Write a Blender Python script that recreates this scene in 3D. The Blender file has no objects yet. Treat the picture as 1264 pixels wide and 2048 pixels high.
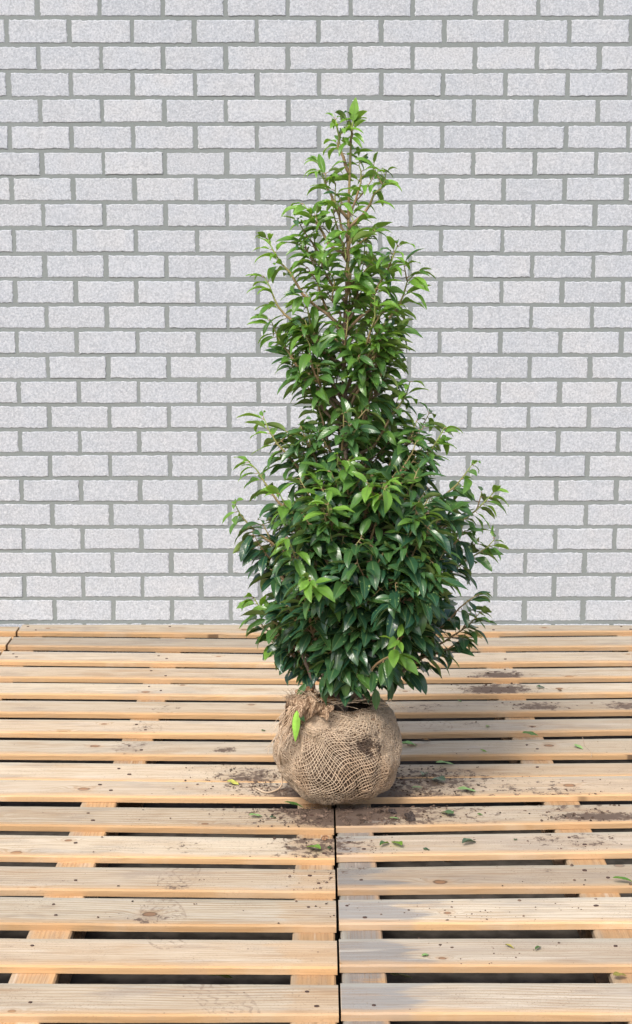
import bpy, bmesh, math, random
from mathutils import Vector, Matrix, noise
R = math.radians
rnd = random.Random(7)
col = bpy.context.scene.collection

# ------------------------------------------------------------------ camera, world, sun, exposure
F, CX, CY = 3250.0, 632.0, 1024.0
H = 1.4968                                   # camera height above the pallet tops
TH = math.atan(586.0 / F)
YAW = math.atan(6.0 / F)
D = 5.931                                    # distance of the brick faces
cam_d = bpy.data.cameras.new('camera')
cam = bpy.data.objects.new('camera', cam_d); col.objects.link(cam)
cam.location = (0, 0, H); cam.rotation_euler = (math.pi / 2 - TH, 0, YAW)
cam_d.sensor_fit = 'VERTICAL'; cam_d.sensor_height = 24; cam_d.lens = 24 * F / 2048
cam_d.clip_start = .05; cam_d.clip_end = 200
sc = bpy.context.scene; sc.camera = cam
sc.view_settings.view_transform = 'Standard'; sc.view_settings.look = 'None'
sc.view_settings.gamma = 1; sc.view_settings.use_curve_mapping = False
sc.view_settings.exposure = 0.5
SUN_EL, SUN_AZ = R(49), R(-156)              # azimuth measured from +Y towards +X
world = bpy.data.worlds.new('World'); sc.world = world; world.use_nodes = True
nt = world.node_tree; nt.nodes.clear()
sky = nt.nodes.new('ShaderNodeTexSky'); sky.sky_type = 'NISHITA'; sky.sun_disc = False
sky.sun_elevation = SUN_EL; sky.sun_rotation = SUN_AZ
sky.air_density = 1.0; sky.dust_density = 4.0; sky.ozone_density = 1.0
bg = nt.nodes.new('ShaderNodeBackground'); bg.inputs['Strength'].default_value = 0.15
out = nt.nodes.new('ShaderNodeOutputWorld')
nt.links.new(sky.outputs[0], bg.inputs[0]); nt.links.new(bg.outputs[0], out.inputs[0])
sl = bpy.data.lights.new('sun', 'SUN'); sl.energy = 1.8; sl.angle = R(17); sl.color = (1, .97, .93)
so = bpy.data.objects.new('sun', sl); col.objects.link(so)
sd = Vector((math.sin(SUN_AZ) * math.cos(SUN_EL), math.cos(SUN_AZ) * math.cos(SUN_EL), math.sin(SUN_EL)))
so.rotation_euler = sd.to_track_quat('Z', 'Y').to_euler(); so.location = (-3, -3, 6)

# ------------------------------------------------------------------ helpers
def ray(px, py):
    x = (px - CX) / F; v = (py - CY) / F
    c, s = math.cos(TH), math.sin(TH)
    d = (x, c - v * s, -s - v * c)
    cy, sy = math.cos(YAW), math.sin(YAW)
    return Vector((d[0] * cy - d[1] * sy, d[0] * sy + d[1] * cy, d[2]))
def fp(px, py, z=0.0):
    """point of the horizontal plane z seen at photo pixel px, py"""
    r = ray(px, py); t = (z - H) / r.z
    return Vector((0, 0, H)) + r * t
def wp(px, py, Y):
    r = ray(px, py); return Vector((0, 0, H)) + r * (Y / r.y)

def tag(o, label=None, cat=None, group=None, kind=None):
    if label: o['label'] = label
    if cat: o['category'] = cat
    if group: o['group'] = group
    if kind: o['kind'] = kind
    return o
def empty(name, loc, rz=0.0):
    o = bpy.data.objects.new(name, None); col.objects.link(o)
    o.location = loc; o.rotation_euler = (0, 0, rz); o.empty_display_size = .1
    return o
def mesh_obj(name, verts, faces, mats, parent=None, smooth=False, fmat=None, attrs=None, loc=None):
    me = bpy.data.meshes.new(name)
    me.from_pydata([tuple(v) for v in verts], [], faces)
    for m in (mats if isinstance(mats, (list, tuple)) else [mats]): me.materials.append(m)
    if fmat: me.polygons.foreach_set('material_index', fmat)
    if smooth: me.polygons.foreach_set('use_smooth', [True] * len(me.polygons))
    for k, (typ, dom, data) in (attrs or {}).items():
        a = me.attributes.new(k, typ, dom)
        a.data.foreach_set('value' if typ == 'FLOAT' else 'vector', data)
    me.update()
    o = bpy.data.objects.new(name, me); col.objects.link(o)
    if loc is not None: o.location = loc
    if parent: o.parent = parent
    return o

class Nodes:
    """small expression helper for shader graphs"""
    def __init__(self, name):
        self.m = bpy.data.materials.new(name); self.m.use_nodes = True
        self.t = self.m.node_tree; self.t.nodes.clear()
        self.out = self.t.nodes.new('ShaderNodeOutputMaterial')
    def n(self, typ, **kw):
        nd = self.t.nodes.new(typ)
        for k, v in kw.items(): setattr(nd, k, v)
        return nd
    def put(self, sock, v):
        if hasattr(v, 'is_linked') or hasattr(v, 'links'): self.t.links.new(v, sock)
        elif v is not None:
            if hasattr(sock, 'default_value'):
                if sock.type == 'RGBA' and len(v) == 3: v = (*v, 1)
                sock.default_value = v
    def math(self, op, a, b=None, c=None, clamp=False):
        nd = self.n('ShaderNodeMath', operation=op, use_clamp=clamp)
        self.put(nd.inputs[0], a)
        if b is not None: self.put(nd.inputs[1], b)
        if c is not None: self.put(nd.inputs[2], c)
        return nd.outputs[0]
    def add(self, a, b): return self.math('ADD', a, b)
    def sub(self, a, b): return self.math('SUBTRACT', a, b)
    def mul(self, a, b): return self.math('MULTIPLY', a, b)
    def mix(self, f, a, b, mode='MIX'):
        nd = self.n('ShaderNodeMix', data_type='RGBA', blend_type=mode)
        nd.clamp_factor = True
        self.put(nd.inputs[0], f); self.put(nd.inputs[6], a); self.put(nd.inputs[7], b)
        return nd.outputs[2]
    def ramp(self, v, lo, hi, a=0.0, b=1.0, smooth=True):
        nd = self.n('ShaderNodeMapRange', interpolation_type='SMOOTHSTEP' if smooth else 'LINEAR')
        self.put(nd.inputs[0], v)
        for i, x in enumerate((lo, hi, a, b)): self.put(nd.inputs[i + 1], x)
        return nd.outputs[0]
    def comb(self, x, y, z=0.0):
        nd = self.n('ShaderNodeCombineXYZ')
        for i, v in enumerate((x, y, z)): self.put(nd.inputs[i], v)
        return nd.outputs[0]
    def sep(self, v):
        nd = self.n('ShaderNodeSeparateXYZ'); self.put(nd.inputs[0], v); return nd.outputs
    def noise(self, vec, scale=1.0, detail=2.0, rough=.5, dist=0.0, out='Fac'):
        nd = self.n('ShaderNodeTexNoise'); self.put(nd.inputs['Vector'], vec)
        nd.inputs['Scale'].default_value = scale; nd.inputs['Detail'].default_value = detail
        nd.inputs['Roughness'].default_value = rough; nd.inputs['Distortion'].default_value = dist
        return nd.outputs[out]
    def attr(self, name, out='Fac'):
        return self.n('ShaderNodeAttribute', attribute_name=name).outputs[out]
    def bump(self, h, strength, dist):
        nd = self.n('ShaderNodeBump'); self.put(nd.inputs['Height'], h)
        nd.inputs['Strength'].default_value = strength; nd.inputs['Distance'].default_value = dist
        return nd.outputs[0]
    def bsdf(self, color, rough=.8, spec=.3, normal=None, **kw):
        nd = self.n('ShaderNodeBsdfPrincipled')
        self.put(nd.inputs['Base Color'], color); self.put(nd.inputs['Roughness'], rough)
        self.put(nd.inputs['Specular IOR Level'], spec)
        if normal is not None: self.put(nd.inputs['Normal'], normal)
        for k, v in kw.items(): self.put(nd.inputs[k], v)
        return nd.outputs[0]
    def done(self, shader):
        self.t.links.new(shader, self.out.inputs[0]); return self.m

def simple(name, rgb, rough=.8, spec=.3, var=.25, scale=60):
    N = Nodes(name)
    tc = N.n('ShaderNodeTexCoord').outputs['Object']
    nz = N.noise(tc, scale, 3)
    f = N.ramp(nz, .3, .7, 1 - var, 1 + var)
    c = N.n('ShaderNodeVectorMath', operation='SCALE'); c.inputs[0].default_value = rgb
    N.put(c.inputs['Scale'], f)
    return N.done(N.bsdf(c.outputs[0], rough, spec, N.bump(nz, .4, .001)))

# ------------------------------------------------------------------ materials
def mat_brick():
    N = Nodes('white_concrete_brick')
    pos = N.n('ShaderNodeNewGeometry').outputs['Position']
    r = N.attr('tone')
    n1 = N.noise(pos, 150, 3, .8)                 # grain
    n2 = N.noise(pos, 420, 2, .6)
    n3 = N.noise(pos, 9, 3)
    n4 = N.noise(pos, 1.1, 2)
    warm = N.mix(N.ramp(n3, .3, .75), (.48, .51, .548), (.505, .518, .535))
    base = N.mix(r, warm, (.39, .42, .46))
    base = N.mix(N.ramp(n4, .35, .7, 0, .35), base, (.43, .46, .50))
    dark = N.mul(N.ramp(n1, .5, .6), N.ramp(n2, .36, .52))
    base = N.mix(N.mul(dark, .44), base, (.20, .21, .235))
    lite = N.ramp(n1, .5, .34)
    base = N.mix(N.mul(lite, .5), base, (.68, .69, .71))
    h = N.add(n1, N.mul(n2, .5))
    return N.done(N.bsdf(base, .9, .15, N.bump(h, .5, .0025)))
def mat_mortar():
    N = Nodes('grey_mortar')
    pos = N.n('ShaderNodeNewGeometry').outputs['Position']
    n1 = N.noise(pos, 160, 4, .7); n2 = N.noise(pos, 2.2, 3)
    c = N.mix(n2, (.205, .232, .226), (.262, .288, .284))
    c = N.mix(N.ramp(n1, .4, .75, 0, .4), c, (.2, .2, .195))
    return N.done(N.bsdf(c, .95, .1, N.bump(n1, .5, .002)))

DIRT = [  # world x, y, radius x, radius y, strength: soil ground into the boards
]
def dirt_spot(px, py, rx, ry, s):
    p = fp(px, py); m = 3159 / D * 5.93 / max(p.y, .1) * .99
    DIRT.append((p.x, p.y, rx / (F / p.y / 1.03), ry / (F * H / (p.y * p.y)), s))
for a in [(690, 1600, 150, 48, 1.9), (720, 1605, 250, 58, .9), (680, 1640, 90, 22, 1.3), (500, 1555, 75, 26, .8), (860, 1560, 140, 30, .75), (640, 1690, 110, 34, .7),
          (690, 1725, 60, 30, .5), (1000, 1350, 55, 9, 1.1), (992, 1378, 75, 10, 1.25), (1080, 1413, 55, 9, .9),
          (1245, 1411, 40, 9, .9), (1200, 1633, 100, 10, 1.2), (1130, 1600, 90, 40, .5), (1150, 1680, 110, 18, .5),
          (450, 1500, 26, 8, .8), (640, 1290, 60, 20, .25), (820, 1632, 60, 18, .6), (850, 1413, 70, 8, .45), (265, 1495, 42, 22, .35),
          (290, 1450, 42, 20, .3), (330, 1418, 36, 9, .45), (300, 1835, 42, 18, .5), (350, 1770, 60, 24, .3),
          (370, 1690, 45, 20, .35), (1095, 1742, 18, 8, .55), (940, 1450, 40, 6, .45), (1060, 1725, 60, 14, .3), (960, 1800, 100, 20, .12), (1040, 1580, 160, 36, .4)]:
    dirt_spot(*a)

PRINTS = []
for (px_, py_, w_, l_, r_) in [(330, 1845, .05, .13, .2), (275, 1475, .05, .13, -.25), (440, 1990, .05, .12, .5), (360, 1745, .045, .10, -.1), (860, 1440, .05, .11, .3)]:
    p_ = fp(px_, py_); PRINTS.append((p_.x, p_.y, w_, l_, r_))
def mat_wood(name, top, ring, edge=False):
    """pine: rings bulge round knots, weathering grey and dirt by place"""
    N = Nodes(name)
    tc = N.n('ShaderNodeTexCoord').outputs['Object']
    info = N.n('ShaderNodeObjectInfo')
    rand = info.outputs['Random']
    geo = N.n('ShaderNodeNewGeometry'); pos = geo.outputs['Position']
    ocol = N.sep(info.outputs['Color'])            # r tone, g grey, b orange
    X, Y, Z = N.sep(tc)
    WX, WY, WZ = N.sep(pos)
    seed = N.mul(rand, 61.0)
    ks, kt = 2.1, 7.0
    v = N.comb(N.add(N.mul(X, ks), seed), N.add(N.mul(Y, kt), N.mul(rand, 23.0)), 0.0)
    vo = N.n('ShaderNodeTexVoronoi', voronoi_dimensions='2D', feature='F1'); N.put(vo.inputs['Vector'], v)
    vo.inputs['Scale'].default_value = 1.0
    px, py, _ = N.sep(vo.outputs['Position'])
    vx, vy, _ = N.sep(v)
    dx = N.math('DIVIDE', N.sub(vx, px), ks); dy = N.math('DIVIDE', N.sub(vy, py), kt)
    wob = N.mul(N.sub(N.noise(tc, 60, 2), .5), .006)
    dx = N.add(dx, wob); dy = N.add(dy, wob)
    cr, cg, cb = N.sep(vo.outputs['Color'])
    have = 0.0 if edge else N.math('GREATER_THAN', cr, .36)
    size = N.ramp(cg, 0, 1, .45, 1.15, False)
    dxn = N.math('DIVIDE', dx, size); dyn = N.math('DIVIDE', dy, size)
    def gauss(a, b):
        q = N.add(N.mul(N.mul(dxn, dxn), 1 / a ** 2), N.mul(N.mul(dyn, dyn), 1 / b ** 2))
        return N.math('EXPONENT', N.mul(q, -1.0))
    broad = N.mul(gauss(.05, .02), have)
    q = N.math('SQRT', N.add(N.mul(N.mul(dxn, dxn), 1 / .0135 ** 2), N.mul(N.mul(dyn, dyn), 1 / .0095 ** 2)))
    core = N.mul(N.ramp(q, 1.05, .8), have)
    rim = N.mul(N.mul(N.ramp(q, .7, .95), N.ramp(q, 1.3, 1.0)), have)
    halo = N.mul(N.ramp(q, 3.2, .9), have)
    lowv = N.comb(N.add(N.mul(X, 1.7), seed), N.mul(Y, 6.0), seed)
    low = N.noise(lowv, 1.0, 2)
    field = N.add(N.add(Y, N.mul(Z, .6)), N.add(N.mul(low, .07), N.mul(broad, .03)))
    rings = N.math('SINE', N.mul(field, N.ramp(rand, 0, 1, 420, 820, False)))
    rings = N.ramp(rings, -.2, 1.0)
    fib = N.noise(N.comb(N.add(N.mul(X, 9.0), seed), N.mul(Y, 420.0), N.mul(Z, 420.0)), 1.0, 3, .65)
    fib2 = N.noise(N.comb(N.add(N.mul(X, 3.0), seed), N.mul(Y, 60.0), N.mul(Z, 60.0)), 1.0, 3, .6)
    blot = N.noise(N.comb(N.add(N.mul(X, 3.0), seed), N.mul(Y, 12.0), seed), 1.0, 4, .6)
    c = N.mix(N.mul(rings, N.ramp(low, .3, .7, .3, .95)), top, ring)
    c = N.mix(N.ramp(fib2, .45, .75, 0, .45), c, ring)
    c = N.mix(N.ramp(blot, .5, .68, 0, .7), c, (.66, .58, .46))
    c = N.mix(N.ramp(blot, .47, .3, 0, .6), c, (.40, .26, .14))
    gb = N.noise(N.comb(N.add(N.mul(X, 4.0), seed), N.mul(Y, 14.0), N.add(seed, 5.0)), 1.0, 4, .65)
    c = N.mix(N.ramp(gb, .5, .68, 0, .55), c, (.33, .295, .25))
    # tone of the whole board
    c = N.mix(N.mul(ocol[1], N.ramp(fib2, .2, .7, .6, 1.0)), c, (.30, .265, .225))
    c = N.mix(ocol[2], c, (.52, .30, .13))
    # the grey weathered end strip right of the joint, warm end strip left of it
    wn = N.mul(N.sub(N.noise(N.comb(N.mul(WX, 5.0), N.mul(WY, 22.0), 0.0), 1.0, 4), .5), .42)
    inr = N.mul(N.ramp(N.add(N.add(WX, wn), N.mul(N.sub(rand, .5), .12)), .19, .13), N.math('GREATER_THAN', WX, .044))
    inr = N.mul(inr, N.ramp(WY, 4.15, 3.9))
    c = N.mix(N.mul(inr, .88), c, N.mix(fib2, (.365, .355, .335), (.19, .18, .165)))
    inl = N.mul(N.ramp(N.add(WX, N.mul(wn, .5)), -.085, -.06), N.math('LESS_THAN', WX, .042))
    inl = N.mul(inl, N.ramp(WY, 4.05, 3.9))
    c = N.mix(N.mul(inl, .3), c, (.54, .33, .16))
    c = N.mix(N.mul(halo, .28), c, (.48, .27, .12))
    c = N.mix(N.mul(core, .8), c, (.27, .125, .055))
    c = N.mix(N.mul(rim, .75), c, (.085, .045, .025))
    c = N.mix(N.ramp(fib, .48, .74, 0, .6), c, (.27, .17, .09))
    stk = N.noise(N.comb(N.add(N.mul(X, 2.2), N.mul(seed, 3.0)), N.mul(Y, 48.0), seed), 1.0, 4, .7)
    c = N.mix(N.ramp(stk, .56, .72, 0, .55), c, (.36, .22, .12))
    c = N.mix(N.ramp(stk, .42, .28, 0, .5), c, (.70, .62, .50))
    grit = N.noise(pos, 240, 3, .8); gr2 = N.noise(pos, 7, 3)
    c = N.mix(N.mul(N.ramp(grit, .56, .68), N.ramp(gr2, .4, .62, .15, .8)), c, (.22, .15, .10))
    ed = N.attr('arris')
    ebn = N.mul(N.sub(N.noise(N.comb(N.mul(X, 7.0), seed, 0.0), 1.0, 3), .5), .5)
    c = N.mix(N.mul(N.ramp(N.add(ed, ebn), .62, .95), .5), c, (.62, .38, .18))
    c = N.mix(N.mul(N.ramp(N.add(ed, ebn), -.6, -.95), .35), c, (.40, .40, .33))
    tone = N.ramp(N.math('FRACT', N.mul(rand, 17.3)), 0, 1, .76, 1.12, False)
    sc_ = N.n('ShaderNodeVectorMath', operation='SCALE'); N.put(sc_.inputs[0], c); N.put(sc_.inputs['Scale'], tone); c = sc_.outputs[0]
    # hairline checks
    ck = N.noise(N.comb(N.add(N.mul(X, 2.5), seed), N.mul(Y, 150.0), seed), 1.0, 2)
    c = N.mix(N.ramp(ck, .735, .77, 0, .8), c, (.10, .06, .035))
    if not edge:
        # brighter raw wood along the lower arris, dirt ground in from the soil
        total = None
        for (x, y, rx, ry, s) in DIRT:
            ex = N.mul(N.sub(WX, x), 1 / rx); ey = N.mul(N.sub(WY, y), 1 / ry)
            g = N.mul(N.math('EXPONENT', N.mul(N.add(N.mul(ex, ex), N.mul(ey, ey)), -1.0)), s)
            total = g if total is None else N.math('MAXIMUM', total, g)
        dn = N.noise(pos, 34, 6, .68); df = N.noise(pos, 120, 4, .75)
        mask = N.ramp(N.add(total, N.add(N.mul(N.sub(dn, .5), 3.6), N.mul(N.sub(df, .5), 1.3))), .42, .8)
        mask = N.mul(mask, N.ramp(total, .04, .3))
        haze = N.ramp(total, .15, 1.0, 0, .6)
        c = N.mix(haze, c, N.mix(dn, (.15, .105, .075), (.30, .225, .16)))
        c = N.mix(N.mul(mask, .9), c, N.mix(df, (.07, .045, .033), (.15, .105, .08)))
        # dusty tread marks of boots
        for (bx, by, brx, bry, rot) in PRINTS:
            ex = N.mul(N.sub(WX, bx), 1.0); ey = N.mul(N.sub(WY, by), 1.0)
            u_ = N.add(N.mul(ex, math.cos(rot)), N.mul(ey, math.sin(rot))); v_ = N.sub(N.mul(ey, math.cos(rot)), N.mul(ex, math.sin(rot)))
            q_ = N.add(N.math('POWER', N.math('ABSOLUTE', N.mul(u_, 1 / brx)), 3.0), N.math('POWER', N.math('ABSOLUTE', N.mul(v_, 1 / bry)), 3.0))
            pt = N.mul(N.math('SINE', N.add(N.mul(u_, 300.0), N.mul(N.math('SINE', N.mul(v_, 190.0)), 1.6))), 1.0)
            rimm = N.mul(N.ramp(q_, .72, .9), N.ramp(q_, 1.1, .95))
            pm = N.math('MAXIMUM', N.mul(N.ramp(pt, .2, .8), N.ramp(q_, 1.0, .8)), rimm)
            pm = N.mul(pm, N.ramp(N.add(dn, N.mul(N.sub(df, .5), .6)), .42, .62))
            c = N.mix(N.mul(pm, .55), c, (.22, .155, .11))
        # thin overall scatter of specks
        sp = N.n('ShaderNodeTexVoronoi', feature='F1'); N.put(sp.inputs['Vector'], pos); sp.inputs['Scale'].default_value = 34
        sr = N.sep(sp.outputs['Color'])[0]
        spm = N.mul(N.ramp(sp.outputs['Distance'], .09, .05), N.math('GREATER_THAN', sr, .9))
        c = N.mix(N.mul(spm, .8), c, (.09, .055, .04))
    h = N.add(N.mul(fib, .6), N.add(N.mul(fib2, .5), N.mul(rings, -.3)))
    return N.done(N.bsdf(c, N.ramp(fib2, 0, 1, .6, .85), .25, N.bump(h, .35, .0015)))

M = {}
M['brick'] = mat_brick(); M['mortar'] = mat_mortar()
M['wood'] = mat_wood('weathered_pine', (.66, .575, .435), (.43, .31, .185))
M['edge'] = mat_wood('fresh_pine_edge', (.60, .385, .20), (.45, .25, .11), edge=True)
M['block'] = simple('block_wood', (.24, .16, .10), .9, .1)
M['nail'] = simple('rusty_nail', (.07, .04, .03), .7, .4)
M['ground'] = simple('dark_paving', (.075, .066, .056), .95, .1, .35, 20)
M['soil'] = simple('dark_soil', (.055, .037, .028), .95, .1, .5, 90)
M['peat'] = simple('dry_peat', (.28, .16, .09), .95, .1, .5, 120)
M['crumb'] = simple('soil_crumb', (.115, .08, .06), .95, .1, .7, 40)
M['clod'] = simple('damp_clod', (.07, .055, .048), .95, .1, .4, 90)

# ------------------------------------------------------------------ ground
g = mesh_obj('ground', [(-30, -30, -.135), (30, -30, -.135), (30, 30, -.135), (-30, 30, -.135)], [(0, 1, 2, 3)], M['ground'])
tag(g, 'dark paving under the pallets', kind='structure')

# ------------------------------------------------------------------ brick wall
def build_wall():
    Z0, CO, P = 2.19264, .091109, .22
    J, BJ, rec = .0158, .0138, .0022
    V, Fc, FM, tone = [], [], [], []
    def quadbox(x0, x1, z0, z1):
        pass
    rr = random.Random(3)
    for k in range(-7, 26):
        zt = Z0 - CO * k - BJ / 2; zb = Z0 - CO * (k + 1) + BJ / 2
        off = 0 if k % 2 == 0 else P / 2
        for n in range(-13, 13):
            if abs((n + .5) * P + off) > 2.75: continue
            x0 = n * P + off + J / 2 + rr.uniform(-.002, .002); x1 = (n + 1) * P + off - J / 2 + rr.uniform(-.002, .002)
            dz0, dz1 = rr.uniform(-.0012, .0012), rr.uniform(-.0012, .0012)
            tl = rr.uniform(-.0012, .0012)
            pts = []
            def side(ax, ay, bx, by, n_):
                for i in range(n_):
                    t = i / n_
                    pts.append((ax + (bx - ax) * t + rr.gauss(0, .0010), ay + (by - ay) * t + rr.gauss(0, .0010)))
            side(x0, zb + dz0, x1, zb + dz0 + tl, 20); side(x1, zb + dz0 + tl, x1, zt + dz1 + tl, 9)
            side(x1, zt + dz1 + tl, x0, zt + dz1, 20); side(x0, zt + dz1, x0, zb + dz0, 9)
            m = len(pts); b = len(V); cx, cz = (x0 + x1) / 2, (zb + zt) / 2
            py = rr.gauss(0, .0006)
            V += [(x, D + rec + .01, z) for x, z in pts]
            V += [(x, D + .0015 + py, z) for x, z in pts]
            ins = []
            for x, z in pts:
                dx_, dz_ = cx - x, cz - z; l = .0022
                ix = x + (l if dx_ > 0 else -l) * (1 if abs(dx_) > (x1 - x0) / 2 - .004 else 0)
                iz = z + (l if dz_ > 0 else -l) * (1 if abs(dz_) > (zt - zb) / 2 - .004 else 0)
                ins.append((ix, D + py, iz))
            V += ins
            for i in range(m):
                j = (i + 1) % m
                Fc.append((b + i, b + j, b + m + j, b + m + i)); Fc.append((b + m + i, b + m + j, b + 2 * m + j, b + 2 * m + i))
            Fc.append(tuple(b + 2 * m + i for i in range(m)))
            t = min(1, max(0, rr.gauss(.3, .12)))
            tone += [t] * (2 * m + 1)
    nb = len(Fc)
    # mortar body
    x0, x1, z0, z1, y0, y1 = -2.9, 2.9, -.2, 2.85, D + rec, D + .12
    b = len(V)
    V += [(x0, y0, z0), (x1, y0, z0), (x1, y0, z1), (x0, y0, z1), (x0, y1, z0), (x1, y1, z0), (x1, y1, z1), (x0, y1, z1)]
    mf = [(0, 1, 2, 3), (5, 4, 7, 6), (4, 0, 3, 7), (1, 5, 6, 2), (3, 2, 6, 7), (4, 5, 1, 0)]
    Fc += [tuple(b + i for i in f) for f in mf]; tone += [0] * 6
    FM = [0] * nb + [1] * 6
    o = mesh_obj('brick_wall', V, Fc, [M['brick'], M['mortar']], fmat=FM, attrs={'tone': ('FLOAT', 'FACE', tone)})
    tag(o, 'white speckled brick wall with grey mortar behind the pallets', 'wall')
build_wall()

# ------------------------------------------------------------------ pallets
T = .017
def board_mesh(name, xa, xb, fa, fb, ba, bb, z, thick, parent, seed, color, mats=None, nseg=26, wave=.0014):
    """board from xa to xb; fa/fb front y at the two ends, ba/bb back y"""
    rr = random.Random(seed)
    ox, oy = (xa + xb) / 2, (fa + fb + ba + bb) / 4
    prof = [(0, 'f', -thick), (0, 'f', -.004), (.0035, 'f', 0), (0, 'm', 0), (.0035, 'b', 0), (0, 'b', -.004), (0, 'b', -thick)]
    V, Fc, FM, AR = [], [], [], []
    s1, s2 = rr.uniform(0, 99), rr.uniform(0, 99)
    for i in range(nseg + 1):
        t = i / nseg; x = xa + (xb - xa) * t
        f_ = fa + (fb - fa) * t + wave * (noise.noise(Vector((x * 3, s1, 0))) * 1.3 + noise.noise(Vector((x * 17, s1, 5))) * .7)
        b_ = ba + (bb - ba) * t + wave * (noise.noise(Vector((x * 3, s2, 0))) * 1.3 + noise.noise(Vector((x * 17, s2, 5))) * .7)
        bow = .0012 * noise.noise(Vector((x * 2, s1, 9)))
        for off, w, dz in prof:
            y = (f_ + off) if w == 'f' else (b_ - off) if w == 'b' else (f_ + b_) / 2
            V.append((x - ox, y - oy, dz + bow)); AR.append(1 if w == 'f' else -1 if w == 'b' else 0)
    k = len(prof)
    for i in range(nseg):
        for j in range(k):
            a = i * k + j; b = i * k + (j + 1) % k
            Fc.append((a, a + k, b + k, b)); FM.append(0 if j in (1, 2, 3, 4) and j != 1 else 1)
    Fc.append(tuple(reversed([j for j in range(k)]))); FM.append(1)
    Fc.append(tuple(nseg * k + j for j in range(k))); FM.append(1)
    o = mesh_obj(name, V, Fc, mats or [M['wood'], M['edge']], parent, fmat=FM, attrs={'arris': ('FLOAT', 'POINT', AR)})
    if color[3] if len(color) > 3 else False: pass
    o.location = (ox, oy, z) if parent is None else (ox - parent.location.x, oy - parent.location.y, z - parent.location.z)
    o.color = (color[0], color[1], color[2], 1)
    bm = bmesh.new(); bm.from_mesh(o.data); bmesh.ops.recalc_face_normals(bm, faces=bm.faces); bm.to_mesh(o.data); bm.free()
    return o
def box(name, x0, x1, y0, y1, z0, z1, mat, parent):
    cx, cy = (x0 + x1) / 2, (y0 + y1) / 2
    V = [(x - cx, y - cy, z) for z in (z0, z1) for x, y in ((x0, y0), (x1, y0), (x1, y1), (x0, y1))]
    o = mesh_obj(name, V, [(3, 2, 1, 0), (4, 5, 6, 7), (0, 1, 5, 4), (1, 2, 6, 5), (2, 3, 7, 6), (3, 0, 4, 7)], mat, parent)
    o.location = (cx - parent.location.x, cy - parent.location.y, -parent.location.z)
    return o

# board rows: (y of the dark line at left, y at the joint from the left) and (joint, right edge), gap in px, tight?
ROWS_L = [(1272, 1277.5, 1.5, 0), (1300, 1307, 2, 0), (1331, 1337, 1.5, 0), (1363.5, 1368.5, .5, 0), (1396.5, 1402, 4, 0), (1435, 1440, 3, 0),
          (1475, 1480, 4, 0), (1519, 1524, 4.5, 0), (1558, 1564, 0, 1), (1602.5, 1607, 8.5, 0), (1661, 1668, 6.5, 0), (1722.5, 1729, 8, 0),
          (1790, 1797, 1.5, 0), (1860, 1864, 15, 0), (1946, 1949, 18, 0), (2044, 2044.5, 16, 0)]
ROWS_R = [(1275, 1270, 2, 0), (1304, 1301, 2, 0), (1336.5, 1332, 2, 0), (1367.5, 1363, 2, 0), (1400.5, 1395, 3, 0), (1438, 1432, 4, 0),
          (1478, 1471, 5, 0), (1523, 1518.5, 6, 0), (1556, 1550, 0, 1), (1607, 1601, 6.5, 0), (1664, 1656, 7, 0), (1724, 1717, 9, 0),
          (1790, 1785, 8, 0), (1861, 1859, 16, 0), (1946, 1946, 18, 0), (2041, 2042, 16, 0)]
def line(rows, side):
    out_ = []
    for (a, b, g, tight) in rows:
        xa, xb = (0, 600) if side == 'L' else (750, 1264)
        z = 0 if tight else -T
        out_.append(((fp(xa, a, z), fp(xb, b, z)), (fp(xa, a + g, 0), fp(xb, b + g, 0))))
    return out_
def yat(seg, x):
    p, q = seg; return p.y + (q.y - p.y) * (x - p.x) / (q.x - p.x)
SEAM = .041
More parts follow.
